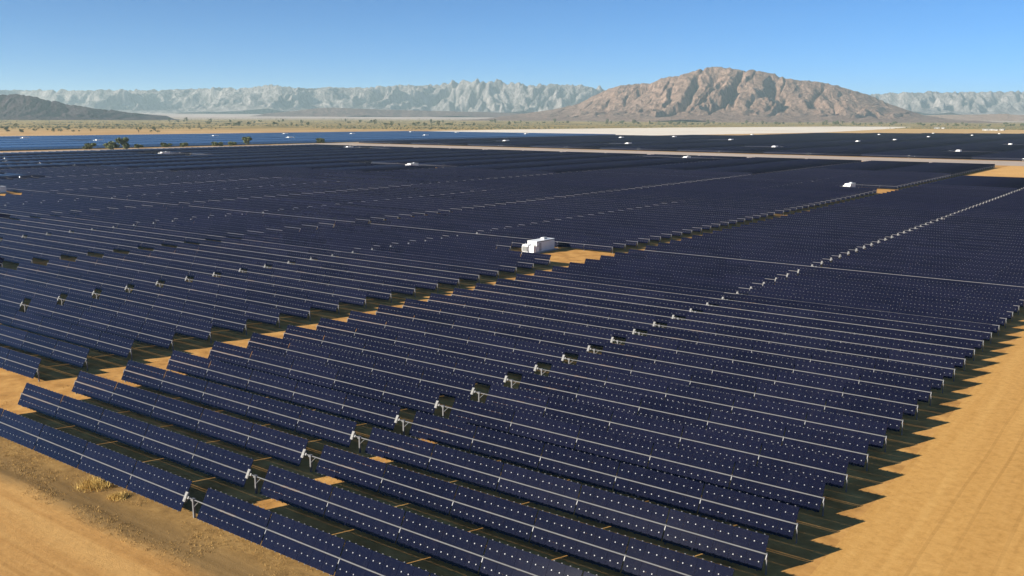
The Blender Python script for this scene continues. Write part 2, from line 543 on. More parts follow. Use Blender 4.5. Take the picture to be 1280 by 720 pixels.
def pad_cut(c, i):
    """rows that make room for an inverter pad: 1 = shorter right half, 2 = no tracker at all"""
    y = row_y(i); xr = COLS[c] + 6.57
    for x, yy in INVERTERS:
        if yy - 2.6 < y < yy + 1.2 and xr - 13.6 < x < xr + 2.2: return 1 if x > xr - 3.4 else 2
    return 0


cands = []
for i in range(0, 81): cands.append((XM / P, row_y(i), 'r', 0, i))
for c in range(len(COLS)):
    for i in range(2, 106):
        if pad_cut(c, i) < 2: cands.append((COLS[c], row_y(i), 'l', c, i))


def score(x, y):
    """size in the picture: length inside the frame and closeness"""
    best = 0
    for t in np.linspace(-6.5, 6.5, 27):
        u, v, w = project(W(x + t, y, HT))
        if w > 1 and -20 < u < 1300 and v < 760: best += 1 / (w * w)
    return best


def near_frame(x, y):
    for t in np.linspace(-6.5, 6.5, 14):
        u, v, w = project(W(x + t, y, HT))
        if w > 1 and -260 < u < 1600 and v < 1000: return True
    return False


ranked = sorted(((score(a[0], a[1]), a) for a in cands), key=lambda q: -q[0])
seen = [a for s, a in ranked if s > 0]
unseen = [a for s, a in ranked if s == 0 and near_frame(a[0], a[1])]
FULL, SOLO = 96, 300
solo = seen[:SOLO]; rest = seen[SOLO:] + unseen

where = ['solar tracker row beside the open sand, {} counting back from the front',
         'solar tracker row just left of the dirt aisle, {} counting back along it',
         'solar tracker row in second column left of the dirt aisle, {} counting back',
         'solar tracker row in third column left of the dirt aisle, {} counting back',
         'solar tracker row in fourth column left of the dirt aisle, {} counting back',
         'solar tracker row in fifth column left of the dirt aisle, {} counting back',
         'solar tracker row in sixth column left of the dirt aisle, {} counting back']
count = {}
for rank, a in enumerate(sorted(solo, key=lambda q: (q[2] == 'r', q[3], q[4]))):
    pass
firsts = {}
for a in seen:
    k = (a[2], a[3]); firsts[k] = min(firsts.get(k, 999), a[4])


def make_tracker(a, detail):
    x, y, side, c, i = a
    root = empty('solar_tracker', W(x, y, 0))
    n = i - firsts[(side, c)] + 1
    text = where[0] if side == 'r' else where[c + 1]
    tag(root, text.format(ordinal(n)), 'solar tracker', 'solar tracker rows')
    tilt = TILT + R(random.gauss(0, 1.0) + (random.uniform(-4, 3) if random.random() < .03 else 0))
    cut = side == 'l' and pad_cut(c, i)
    if detail:
        for k, tx in enumerate(TABLE_X):
            if cut and k >= NT + 2:
                if k == NT + 2: obj('solar_panel', HALF_TABLE, root, (X_RIGHT0 + TAB * 2.25, 0, HT), tilt)
                continue
            obj('solar_panel', TABLE, root, (tx, 0, HT), tilt + R(random.gauss(0, .25)))
        obj('torque_tube', TUBE if not cut else CUT_TUBE, root, (0, 0, HT))
        for k, px in enumerate(POST_X):
            if cut and px > X_RIGHT0 + TAB * 2.2: continue
            obj('support_post', POST, root, (px, 0, HT))
        if cut: obj('support_post', POST, root, (X_RIGHT0 + TAB * 2.5 + .02, 0, HT))
        obj('drive_post', DPOST, root, (0, 0, HT)); obj('brace', BRACE, root, (0, 0, HT))
    else:
        if cut:
            obj('panel_wing', WING_L, root, (0, 0, HT), tilt); obj('panel_wing', CUT_WING, root, (0, 0, HT), tilt); obj('torque_tube', CUT_TUBE, root, (0, 0, HT))
        else:
            obj('panel_wing', WING_L, root, (0, 0, HT), tilt); obj('panel_wing', WING_R, root, (0, 0, HT), tilt + R(random.gauss(0, .3))); obj('torque_tube', TUBE, root, (0, 0, HT))
        obj('post_row', POSTS if not cut else CUT_POSTS, root, (0, 0, HT))
    obj('drive_box', DRIVE, root, (DRIVE_X, 0, HT), tilt)
    return root


CUT_TUBE = tube_mesh(END_L - .06, X_RIGHT0 + TAB * 2.5 + .1)


def cut_mesh(src, name, lim, mats):
    mb = MB(); keep = {}
    for p_ in src.polygons:
        if all(src.vertices[k].co.x < lim for k in p_.vertices):
            ids = []
            for k in p_.vertices:
                if k not in keep:
                    keep[k] = len(mb.v); mb.v.append(tuple(src.vertices[k].co))
                ids.append(keep[k])
            mb.f.append(tuple(ids)); mb.m.append(p_.material_index)
    return mb.mesh(name, mats)


CUT_WING = cut_mesh(WING_R, 'panel_wing_short', X_RIGHT0 + TAB * 2.5, [M_GLASS, M_BACK, M_CLIP])
CUT_POSTS = cut_mesh(POSTS, 'post_row_short', X_RIGHT0 + TAB * 2.5, [M_POST, M_CLIP])

for rank, a in enumerate(solo): make_tracker(a, rank < FULL)


# ---- every further tracker row of the plant and of the two neighbouring plants: one object
def box_arrays(boxes):
    mb = MB()
    for b in boxes: mb.box(*b)
    return np.array(mb.v, float), np.array(mb.f, int), np.array(mb.m, int)


def strip_boxes(x0, x1):
    L, c = x1 - x0, (x0 + x1) / 2
    out = []
    for lo, hi in ((.05, CU), (-CL, -.05)):
        m_ = (lo + hi) / 2
        out.append(((c, m_ * math.cos(TILT) - .02 * math.sin(TILT), HT + m_ * math.sin(TILT) + .02 * math.cos(TILT)), (L, hi - lo, .035), 0, TILT))
    return out


def far_tracker(nt_right=5.0, posts=True):
    bx = strip_boxes(X_LEFT0 - TAB * 5, X_LEFT0 - GAP) + strip_boxes(X_RIGHT0, X_RIGHT0 + TAB * nt_right - GAP)
    e = X_RIGHT0 + TAB * nt_right + .1
    bx.append((((END_L + e) / 2, 0, HT), (e - END_L, .085, .085), 1))
    bx.append(((DRIVE_X, -.06, HT + .04), (.36, .78, .16), 2, TILT))
    bx.append(((0, 0, HT / 2), (.14, .16, HT), 1))
    if posts:
        for px in POST_X + [e]:
            if px <= e: bx.append(((px, -.03, HT / 2 + .02), (.09, .14, HT), 1))
    return box_arrays(bx)


VV, FF, MM = [], [], []; nv = 0


def put(t, loc):
    global nv
    VV.append(t[0] + np.array(loc)); FF.append(t[1] + nv); MM.append(t[2]); nv += len(t[0])


T_FULL, T_CUT = far_tracker(), far_tracker(2.5)
for x, y, side, c, i in rest:
    put(T_CUT if side == 'l' and pad_cut(c, i) else T_FULL, W(x, y))
T_HALF = box_arrays(strip_boxes(-4.8 * P, 4.8 * P) + [((0, 0, HT), (9.8 * P, .085, .085), 1), ((0, 0, HT / 2), (.14, .16, HT), 1)])
for i in range(2, 106): put(T_HALF, W(-121.9, row_y(i)))
# neighbouring plants
FAR_INV_W = [(-208, 96), (-179.5, 96.6), (-201, 140), (-214, 173.5), (-175, 142), (-201.5, 188), (-213, 226), (-172, 187), (-195, 228), (-166, 226)]
FAR_INV_N = [(-118.8, 152.5), (-89.6, 153), (-60.2, 152.4), (-30.6, 152), (-118.6, 201), (-88.2, 198.5), (-61.4, 205), (-31, 202.5), (-113.4, 220), (-59.3, 227.4),
             (-110.5, 266), (-62.3, 274.5), (-83.2, 302.4), (-58, 311.7), (-76.5, 345), (-57, 352.5)]


def blocked(x, y, inv, dx, dy0, dy1):
    return any(abs(x - a) < dx and dy0 < y - b < dy1 for a, b in inv)


def field(xs, y_start, y_end, inv, seglen, far_edge=None):
    T = {}
    for k in range(int(y_start), int(y_end)):
        for x in xs:
            if far_edge and k > far_edge(x): continue
            y = k + .15 * (k // 25)
            L, Rr = -seglen / 2 * P + .3, seglen / 2 * P - .3
            lo, hi = L, Rr
            if blocked(x, y, inv, seglen * .5 + 1.0, -4.5, 1.8):
                a = min((abs(x - q[0]), q[0]) for q in inv if -4.5 < y - q[1] < 1.8)[1]
                if a > x: hi = max(L + 2, (a - x - 1.6) * P)
                else: lo = min(Rr - 2, (a - x + 1.6) * P)
            key = (round(lo, 1), round(hi, 1))
            if key not in T:
                T[key] = box_arrays(strip_boxes(lo, hi) + [(((lo + hi) / 2, 0, HT), (hi - lo + .2, .085, .085), 1), ((0, -.06, HT + .04), (.4, .78, .16), 2, TILT), ((lo, 0, HT / 2), (.12, .14, HT), 1), ((hi, 0, HT / 2), (.12, .14, HT), 1)])
            put(T[key], W(x, y))


field([-137.5 + 14.15 * (k + .5) for k in range(11)], 127, 372, FAR_INV_N, 14.15,
      lambda x: np.interp(x, [-137, -118, -108, -79, -51], [224, 236, 318, 346, 366]))
far = obj('far_solar_trackers', np_mesh('far_solar_trackers', np.concatenate(VV), np.concatenate(FF), [M_GLASS, M_TUBE, M_BOX], np.concatenate(MM)))
tag(far, 'endless dark solar tracker rows filling the plain behind the nearer rows', 'solar trackers', 'solar tracker rows', 'stuff')
VV, FF, MM = [], [], []; nv = 0
field([-143.2 - 14.15 * (k + .5) for k in range(6)], 40, 240, FAR_INV_W, 14.15)
blue = obj('blue_solar_rows', np_mesh('blue_solar_rows', np.concatenate(VV), np.concatenate(FF), [M_BLUE, M_TUBE, M_BOX], np.concatenate(MM)))
tag(blue, 'bluish panel rows of the separate plant beyond the roadside bushes', 'solar panels', None, 'stuff')


# ---------------------------------------------------------------- inverter stations
def cabin_mesh():
    mb = MB()
    mb.box((0, 0, 1.72), (2.9, 8.4, 2.7), 0)
    for k in range(20): mb.box((1.47, -3.9 + k * .41, 1.72), (.05, .17, 2.5), 0); mb.box((-1.47, -3.9 + k * .41, 1.72), (.05, .17, 2.5), 0)
    return mb.mesh('cabin', [M_WHITE])


def slab(name, c, s, m):
    mb = MB(); mb.box(c, s); return mb.mesh(name, [m])


def louvre_mesh(n=7):
    mb = MB(); mb.box((0, 0, 0), (.95, .03, 1.3), 0)
    for k in range(n): mb.box((0, -.03, -.55 + k * .18), (.88, .07, .05), 1, .5)
    return mb.mesh('vent', [M_LOUVRE, M_GREY])


def transformer_mesh():
    mb = MB()
    mb.box((0, 0, 1.15), (1.7, 1.5, 1.9), 0); mb.box((0, 0, 2.13), (1.8, 1.6, .07), 0)
    for k in range(7): mb.box((-1.02, -.6 + k * .2, 1.1), (.34, .06, 1.4), 1); mb.box((-.7 + k * .23, -.9, 1.1), (.06, .3, 1.4), 1)
    for k in range(3): mb.bar((-.5 + k * .5, .1, 2.15), (-.5 + k * .5, .1, 2.5), .08, 1, 8)
    return mb.mesh('transformer', [M_WHITE, M_GREY])


def switchgear_mesh():
    mb = MB(); mb.box((0, 0, 1.05), (1.5, 1.1, 1.7), 0); mb.box((0, -.56, 1.05), (.6, .02, 1.4), 1); mb.box((0, 0, 1.93), (1.6, 1.2, .05), 0)
    return mb.mesh('switch_cabinet', [M_WHITE, M_GREY])


ST = dict(base=slab('base', (0, -1.0, .2), (3.6, 13.0, .36), M_CONC), cabin=cabin_mesh(), roof=slab('roof', (0, 0, 3.12), (3.06, 8.6, .1), M_WHITE),
          door=slab('door', (1.505, -2.6, 1.6), (.05, 1.0, 2.1), M_GREY), vent=louvre_mesh(), eave_shade_strip=slab('eave_shade_strip', (1.56, 0, 3.0), (.12, 8.5, .14), M_LOUVRE), plate=slab('name_plate', (0, 0, 0), (.03, .5, .35), M_GREY), transformer=transformer_mesh(), switch=switchgear_mesh())  # thin dark strip below the roof edge stands in for the eave's shade line


def station(x, y, label, parts=True, rz=0.0, scale=1.0):
    root = empty('inverter_station', W(x, y, 0), rz)
    tag(root, label, 'inverter station', 'white inverter stations'); root.scale = (scale,) * 3
    obj('base', ST['base'], root); obj('cabin', ST['cabin'], root); obj('transformer', ST['transformer'], root, (-.7, -5.6, .2))
    if parts:
        obj('roof', ST['roof'], root); obj('door', ST['door'], root)
        obj('vent', ST['vent'], root, (-.72, -4.23, 1.75)); obj('vent', ST['vent'], root, (.72, -4.23, 1.75))
        obj('switch_cabinet', ST['switch'], root, (.95, -5.4, .2))
        obj('eave_shade_strip', ST['eave_shade_strip'], root)
        obj('name_plate', ST['plate'], root, (1.51, -3.6, 1.9))
        ac = obj('cooling_unit', slab('cooling_unit', (0, 0, 0), (1.1, 1.4, .5), M_GREY), root, (0, 1.2, 3.42))
    return root


names = ['white inverter cabin on the sunlit sand gap, largest in the picture', 'white inverter cabin cut off by the left picture edge',
         'white inverter cabin deep in the main block, straight behind the nearest cabin', 'white inverter cabin by the dirt aisle near a small bare sand patch',
         'white inverter cabin in main block nearest the row of bushes', 'white inverter cabin close to the pale road in the middle of the main block',
         'white inverter cabin at the main block corner where two pale roads meet']
for (x, y), nm in zip(INVERTERS, names): station(x, y + .12, nm, True, 0.0, .84)
side = ['leftmost', 'second from left', 'third from left', 'fourth from left']


def label_far(lst, what):
    order = sorted(range(len(lst)), key=lambda k: project(W(*lst[k]))[0])
    return {k: f'tiny white inverter cabin in the {what}, {ordinal(n + 1)} from the left' for n, k in enumerate(order)}


for lst, what in ((FAR_INV_W, 'bluish far plant beyond the bushes'), (FAR_INV_N, 'far plant beyond the pale road')):
    lb = label_far(lst, what)
    for k, (x, y) in enumerate(lst): station(x, y, lb[k], False)


# ---------------------------------------------------------------- plants
def crown_mesh(name, blobs, n, size, mat, seed):
    """leaf-sized faces through several uneven clumps"""
    rg = np.random.default_rng(seed); mb = MB()
    for k in range(n):
        bx, by, bz, rx, rz = blobs[rg.integers(len(blobs))]
        d = rg.normal(size=3); d /= np.linalg.norm(d); rad = rg.uniform(.25, 1) ** .45 * rg.uniform(.8, 1.12)
        c = np.array([bx + d[0] * rx * rad, by + d[1] * rx * rad, max(.1, bz + d[2] * rz * rad)])
        a = rg.normal(size=3); a /= np.linalg.norm(a); b = np.cross(a, rg.normal(size=3)); b /= np.linalg.norm(b)
        s = size * rg.uniform(.5, 1.3)
        mb.quad([c - a * s - b * s * .5, c + a * s * .6 - b * s * .7, c + a * s + b * s * .5, c - a * s * .5 + b * s * .7])
    return mb.mesh(name, [mat])


def trunk_mesh(h, r, seed, limbs=4):
    rg = np.random.default_rng(seed); mb = MB(); top = np.array([rg.uniform(-.1, .1) * h, 0, h])
    mb.bar((0, 0, -.2), top, r, 0, 7, r * .5)
    for k in range(limbs):
        w = rg.uniform(0, 6.28); s = top * rg.uniform(.55, 1); e = s + np.array([math.cos(w) * h * .45, math.sin(w) * h * .45, h * rg.uniform(.3, .6)])
        mb.bar(s, e, r * .45, 0, 5, r * .15)
    return mb.mesh('trunk', [M_BARK])


def blobs(w, h, k, seed, low=.35):
    rg = np.random.default_rng(seed)
    return [(rg.uniform(-.32, .32) * w, rg.uniform(-.3, .3) * w, h * rg.uniform(low, .78), w * rg.uniform(.18, .30), h * rg.uniform(.16, .26)) for _ in range(k)]


TREES = []
for s in range(6):
    wd, h = (7, 9, 6, 8, 11, 7)[s], (8, 9, 10, 7, 9, 12)[s]
    TREES.append((trunk_mesh(h * .5, .28, 50 + s), crown_mesh('crown', blobs(wd, h, 6, 70 + s, .42), 190, .62, M_LEAF, 90 + s)))
    BUSHES = None


def plant(name, px, py, dist, sc, k, label, cat, group, on=0.0):
    """stands on the ground along a bearing at a distance"""
    q = sight(px, py, dist); z = float(terrain_z(math.hypot(q[0], q[1])))
    root = empty(name, (q[0], q[1], z + on), random.uniform(0, 6.28)); root.scale = (sc, sc, sc * random.uniform(.85, 1.15))
    tag(root, label, cat, group)
    obj('trunk', TREES[k][0], root); obj('crown', TREES[k][1], root)
    return root


# trees of the scrub belt, thicker towards the left
for k in range(230):
    if k < 34: px = random.uniform(-20, 215) ; dist = random.choice([1850, 1950, 2100, 2400, 2800])
    else: px = random.uniform(200, 1290); dist = random.choice([random.uniform(2950, 3300), random.uniform(4150, 4700)]) if px < 640 else random.uniform(4050, 4700)
    if k < 20: px = random.choice([4, 20, 24, 55, 64, 72, 88, 92, 98, 116, 178, 186, 194, 207]) + random.uniform(-4, 4)
    sc = random.uniform(.45, 1.1) * (1.0 if k < 34 else 2.1)
    plant('desert_tree', px, 150, dist, sc, k % 6, 'dark green desert tree standing in the dry scrub belt beyond the left solar plant' if k < 34 else
          'tiny dark tree in the hazy scrub belt below the mountains', 'tree', 'trees of the left scrub belt' if k < 34 else 'trees of the far scrub belt')

bush_at = [(-141.5, 73, 9, 5, 'rounded olive bush at the left end of the bush row by the blue plant'),
           (-137.5, 74.6, 12, 6.5, 'widest dark bush clump of the row, left of the small dense bush'),
           (-138.2, 76.8, 10, 10, 'tallest pointed bush in the clump beside the side road'),
           (-139.5, 80.2, 7, 3.6, 'small dense dark bush right of the tall bush clump'),
           (-142, 87, 8, 4.2, 'low olive bush on the roadside, left of a twin bush'),
           (-139.5, 88.6, 8, 4.6, 'low dark twin bush on the roadside, right of the olive one'),
           (-141, 96.5, 9, 4.0, 'flat grey bush on the roadside left of the round tree'),
           (-140.5, 99.2, 9, 4.4, 'flat olive bush touching the round tree on its left'),
           (-142, 104, 10, 8.2, 'round leafy tree standing alone at right end of roadside bushes'),
           (-143, 122.5, 8, 5.0, 'single grey-green bush near the meeting of the pale roads')]
for n, (x, y, w_, h, lb) in enumerate(bush_at):
    root = empty('roadside_bush' if h < 8 else 'roadside_tree', W(x, y, 0)); tag(root, lb, 'bush' if h < 8 else 'tree', 'roadside bushes')
    obj('trunk', trunk_mesh(h * .4, .16 + h * .015, 200 + n), root)
    obj('crown', crown_mesh('crown', blobs(w_, h, 9, 300 + n, .25), 1300, .62, M_BUSH, 400 + n), root); root.scale = (1.15, 1.15, 1.12)


def tufts(name, spots, blades, hmin, hmax, spread, mat, seed):
    rg = np.random.default_rng(seed); V = []
    for (x, y, z, s) in spots:
        for b in range(blades):
            a = rg.uniform(0, 6.28); r = abs(rg.normal(0, spread * s)); bx, by = x + math.cos(a) * r, y + math.sin(a) * r
            h = rg.uniform(hmin, hmax) * s; w = .010 + .014 * rg.random(); t = rg.uniform(0, 6.28); le = rg.uniform(.1, .7) * h
            dx, dy = math.cos(t) * w, math.sin(t) * w
            lx, ly = math.cos(a + rg.normal(0, .8)) * le, math.sin(a + rg.normal(0, .8)) * le
            V += [(bx - dx, by - dy, z), (bx + dx, by + dy, z), (bx + lx + dx * .2, by + ly + dy * .2, z + h), (bx + lx - dx * .2, by + ly - dy * .2, z + h)]
    F = np.arange(len(V)).reshape(-1, 4)
    return np_mesh(name, V, F, [mat])


# dry grass of the verge and between the rows
spots = []
for k in range(3600):
    x = random.uniform(-19, -3.6); y = -.95 + abs(random.gauss(0, .5)) if random.random() < .55 else random.uniform(-.75, .25)
    if y > .6 or vnoise(np.array([x * 1.6]), np.array([y * 2.2]), 77)[0] < .42: continue
    q = W(x, y); spots.append((q[0], q[1], .0, random.uniform(.35, .9) * (1.6 if random.random() < .04 else 1)))
for i in range(0, 13):                      # below the drive gaps and along the aisle
    for k in range(26):
        if random.random() < .6: x, y = XM / P + random.gauss(.38, .16), row_y(i) - .22 + random.gauss(0, .14)
        else: x, y = random.uniform(-17.6, -16.9), row_y(i) + random.uniform(-.6, .4)
        q = W(x, y); spots.append((q[0], q[1], .0, random.uniform(.35, .9)))
for i in range(0, 8):
    for k in range(60):
        q = W(random.uniform(-16.5, -3.6), row_y(i) + .45 + random.gauss(0, .16)); spots.append((q[0], q[1], 0, random.uniform(.3, .6)))
tag(obj('dry_grass', tufts('dry_grass', spots, 7, .05, .21, .36, M_GRASS, 5)), 'dry yellow grass tufts along the verge and under the rows', 'grass', kind='stuff')
for n, (px, py, s, lb) in enumerate([(118, 607, 1.25, 'bright straw-yellow weed heap in front of the first tracker row'),
                                      (147, 622, .7, 'small pale weed clump right of the straw-yellow heap'),
                                      (75, 556, .7, 'small dry weed clump on the verge, left of the large heap')]):
    d = FWD + (px - 640) / FPX * RGT - (py - 360) / FPX * UPV; t = -CAM_Z / d[2]; q = CAM + d * t
    sp_ = [(q[0] + random.gauss(0, .42 * s * min(1, s)), q[1] + random.gauss(0, .28 * s * min(1, s)), 0, s) for _ in range(22)]
    tag(obj('dry_weed_clump', tufts('dry_weed_clump', sp_, 40, .16, .5, .42, M_STRAW, 40 + n)), lb, 'weed clump', 'dry weed clumps')


# low bushes of the scrub belt: nobody could count them
def scrub():
    rg = np.random.default_rng(21); V = []
    for k in range(15000):
        px = rg.uniform(-60, 1340)
        t = rg.random(); dist = 2350 + 4900 * t ** 1.15
        q = sight(px, 150, dist)
        xr_, yr_ = q[0] / P, q[1] / P - Y0
        if vnoise(np.array([q[0] / 260]), np.array([q[1] / 260]), 31)[0] < .40: continue
        if (-256 < xr_ and yr_ < (690 if xr_ < -150 else 550)): continue
        z = float(terrain_z(dist)); s = rg.uniform(.8, 2.8); h = rg.uniform(.8, 2.4) * (1.7 if rg.random() < .12 else 1)
        for j in range(4):
            a = rg.uniform(0, 6.28); c, d = math.cos(a) * s, math.sin(a) * s; ox, oy = rg.normal(0, s * .5, 2)
            V += [(q[0] + ox - c, q[1] + oy - d, z - .2), (q[0] + ox + c, q[1] + oy + d, z - .2), (q[0] + ox + c * .7, q[1] + oy + d * .7, z + h * rg.uniform(.6, 1)), (q[0] + ox - c * .8, q[1] + oy - d * .8, z + h * rg.uniform(.6, 1))]
    tag(obj('scrub', np_mesh('scrub', V, np.arange(len(V)).reshape(-1, 4), [M_SCRUB])), 'grey-green desert scrub spread over the plain before the mountains', 'scrub', kind='stuff')


scrub()


# farm sheds far right
M_SHED = simple('weathered_sheet_metal', (.24, .23, .21), .6)
def shed(px, dist, w, l, h, label):
    q = sight(px, 150, dist); z = float(terrain_z(dist))
    root = empty('farm_shed', (q[0], q[1], z), random.uniform(-.3, .3)); tag(root, label, 'shed', 'farm sheds far right')
    mb = MB(); mb.box((0, 0, h / 2), (l, w, h)); obj('wall', mb.mesh('wall', [M_SHED]), root)
    mb = MB()
    mb.quad([(-l / 2 - .4, -w / 2 - .5, h), (l / 2 + .4, -w / 2 - .5, h), (l / 2 + .4, 0, h + w * .22), (-l / 2 - .4, 0, h + w * .22)])
    mb.quad([(-l / 2 - .4, 0, h + w * .22), (l / 2 + .4, 0, h + w * .22), (l / 2 + .4, w / 2 + .5, h), (-l / 2 - .4, w / 2 + .5, h)])
    mb.quad([(-l / 2, -w / 2, h), (-l / 2, w / 2, h), (-l / 2, 0, h + w * .2)]); mb.quad([(l / 2, -w / 2, h), (l / 2, w / 2, h), (l / 2, 0, h + w * .2)])
    obj('roof', mb.mesh('roof', [M_SHED]), root)
    mb = MB(); mb.box((0, -w / 2 - .03, h * .4), (l * .18, .08, h * .8)); obj('door', mb.mesh('door', [M_GREY]), root)


for n, (px, dist, w_, l, h) in enumerate([(1172, 3300, 9, 16, 4), (1180, 3360, 7, 10, 3.4), (1233, 2900, 8, 15, 3.6), (1241, 2940, 7, 17, 3.4), (1247, 2900, 6, 8, 3), (1254, 2960, 8, 12, 3.4)]):
    shed(px, dist, w_, l, h, ['larger pale farm shed left of the other far sheds', 'smaller pale farm shed beside the larger left one', 'leftmost pale shed of the far right cluster',
                              'longest pale shed of the far right cluster', 'lowest small shed of the far right cluster', 'rightmost pale shed of the far right cluster'][n])


# ---------------------------------------------------------------- mountains
def smooth(x, a, b):
    t = np.clip((x - a) / (b - a), 0, 1); return t * t * (3 - 2 * t)


def mountain(name, outline, dist, depth, res, mats, seed, gully, gscale, foot=.25, back=1.0, lo_=.0, power=1.25, lean=0.0, r2w=.26, chutes=.0):
    """height field whose crest follows the surveyed skyline; spurs and gullies run down its flanks"""
    ox = np.array([o[0] for o in outline], float); oy = np.array([o[1] for o in outline], float)
    x0, x1 = ox[0], ox[-1]; xm = (x0 + x1) / 2
    c = sight(xm, 147, dist); az = np.array([c[0], c[1]]) / math.hypot(c[0], c[1]); ac = np.array([az[1], -az[0]])
    L = dist * (math.atan((x1 - 640) / FPX) - math.atan((x0 - 640) / FPX)) * 1.04
    nu, nvv = res
    u = np.linspace(-L / 2, L / 2, nu); v = np.linspace(-1, 1, nvv) * depth
    U, Vv = np.meshgrid(u, v, indexing='ij')
    X = (az[0] * dist) + ac[0] * U + az[0] * Vv; Y = (az[1] * dist) + ac[1] * U + az[1] * Vv
    # crest wanders in depth
    crest = (fbm(U[:, :1] / (depth * .9), U[:, :1] * 0, seed + 3) - .5) * depth * .55
    dd = np.hypot(X, Y)
    w = (X * FWD[0] + Y * FWD[1]); sx = 640 + FPX * (X * RGT[0] + Y * RGT[1]) / w
    py = np.interp(sx, ox, oy, left=oy[0], right=oy[-1])
    # elevation of the skyline at each bearing
    ELV = np.array([[sight(a, b, 1.0)[2] - CAM_Z] for a, b in zip(ox, oy)])[:, 0]
    el = np.interp(sx, ox, ELV, left=ELV[0], right=ELV[-1])
    ground = terrain_z(dd)
    top = CAM_Z + el * dd - ground                       # crest height above the plain
    s = (Vv - crest) / (depth * np.where(Vv < crest, 1.0, back))
    prof = np.clip(1 - np.abs(s) / (1 - foot * 0), 0, 1)
    warp = (fbm(U / gscale * .6, Vv / gscale * .6, seed + 40) - .5) * gscale * 1.3
    vd = Vv - crest
    r1 = .62 * ridged((U + warp + lean * vd) / gscale, vd / (gscale * 4.5), seed, 5, gain=.55) + .38 * ridged((U + warp * 1.4 + lean * .6 * vd) / (gscale * .42), vd / (gscale * 2.2), seed + 7, 4, gain=.6)
    r2 = ridged((U + warp * .5) / (gscale * .33), (Vv + warp) / (gscale * .6), seed + 60, 4)
    # narrow chutes cut below the crest, running straight down the flank
    wv = (fbm(U / (gscale * .8), vd / (gscale * 1.2), seed + 120) - .5) * gscale * .55
    ch = 1 - np.abs(2 * vnoise((U + wv + lean * vd) / (gscale * .62), vd / (gscale * 3.2), seed + 130) - 1)
    ch2 = 1 - np.abs(2 * vnoise((U + wv * 1.3 + lean * vd) / (gscale * .27), vd / (gscale * 1.7), seed + 140) - 1)
    chute = (np.clip((ch - .62) / .38, 0, 1) ** 1.3 + .45 * np.clip((ch2 - .6) / .4, 0, 1) ** 1.3) * smooth(prof, .18, .5) * (1 - .75 * smooth(prof, .86, 1.0))
    env = prof ** power
    rough = gully * (r1 - .62) * 1.25 + gully * r2w * (r2 - .5) + gully * r2w * .35 * (ridged(U / (gscale * .11), Vv / (gscale * .17), seed + 90, 3) - .5)
    h = np.clip(env + rough * smooth(prof, lo_, .55) * np.clip(1.1 - env * .8, 0, 1) - chutes * chute, 0, None)
    # small fan at the foot
    h = h + foot * np.clip(prof, 0, 1) ** 2 * .0
    # fit every bearing's highest point to the skyline
    kx = np.round((sx - x0)).astype(int)
    ang = (h * np.maximum(top, 1) + ground - CAM_Z) / dd
    nb = kx.max() - kx.min() + 1; kk = (kx - kx.min())
    mx = np.full(nb, -1e9); np.maximum.at(mx, kk.ravel(), ang.ravel())
    tgt = np.interp(np.arange(nb) + kx.min() + x0, ox, ELV)
    good = mx > -1e8; mx = np.interp(np.arange(nb), np.arange(nb)[good], mx[good])
    base_el = (terrain_z(np.array(dist)) - CAM_Z) / dist
    ratio = np.clip((tgt - base_el) / np.maximum(mx - base_el, 1e-5), .3, 2.2)
    ratio = np.convolve(np.pad(ratio, 6, 'edge'), np.ones(13) / 13, 'valid')
    h = h * np.interp(sx, np.arange(nb) + kx.min() + x0, ratio)
    edge = np.clip((1 - np.abs(2 * (np.arange(nu) / (nu - 1)) - 1)) * 14, 0, 1)[:, None]
    Z = ground - 6 + h * np.maximum(top, 1) * edge + 6 * np.clip(h * 30, 0, 1)
    V = np.stack([X, Y, Z], -1).reshape(-1, 3); idx = np.arange(nu * nvv).reshape(nu, nvv)
    F = np.stack([idx[:-1, :-1], idx[1:, :-1], idx[1:, 1:], idx[:-1, 1:]], -1).reshape(-1, 4)
    return structure(name, np_mesh(name, V, F, mats))


ROCK = rock('desert_rock', ((.135, .083, .062), (.255, .163, .120), (.38, .265, .20)), .0045)
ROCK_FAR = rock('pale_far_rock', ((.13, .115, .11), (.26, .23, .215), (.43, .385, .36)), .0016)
ROCK_DARK = rock('dark_hill_rock', ((.035, .021, .027), (.062, .040, .045), (.115, .078, .078)), .004)

mountain('mountain', [(600, 147.5), (640, 144), (690, 137), (722, 130), (745, 118), (768, 108), (790, 105), (812, 104), (828, 97), (845, 95), (862, 90), (880, 85), (893, 83), (905, 84.5), (922, 88), (938, 87.5), (958, 91), (980, 98),
                      (992, 100), (1015, 101.5), (1040, 106), (1060, 112), (1085, 119), (1110, 130), (1135, 138), (1155, 144), (1180, 147.5)],
         7000, 1250, (640, 260), [ROCK], 4, .26, 300, back=1.0, power=1.35, lean=-.35, lo_=.12, r2w=.5, chutes=.22)
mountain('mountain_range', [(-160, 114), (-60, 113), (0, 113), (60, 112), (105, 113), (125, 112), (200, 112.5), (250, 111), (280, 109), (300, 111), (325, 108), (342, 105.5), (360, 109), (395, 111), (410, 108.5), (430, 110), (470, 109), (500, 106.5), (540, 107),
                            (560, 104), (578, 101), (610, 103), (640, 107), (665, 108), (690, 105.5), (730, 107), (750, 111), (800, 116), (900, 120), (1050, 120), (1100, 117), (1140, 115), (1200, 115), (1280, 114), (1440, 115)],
         12500, 1300, (1100, 190), [ROCK_FAR], 9, 1.3, 760, back=.8, power=.85, lean=-.8, r2w=.3, chutes=.45)
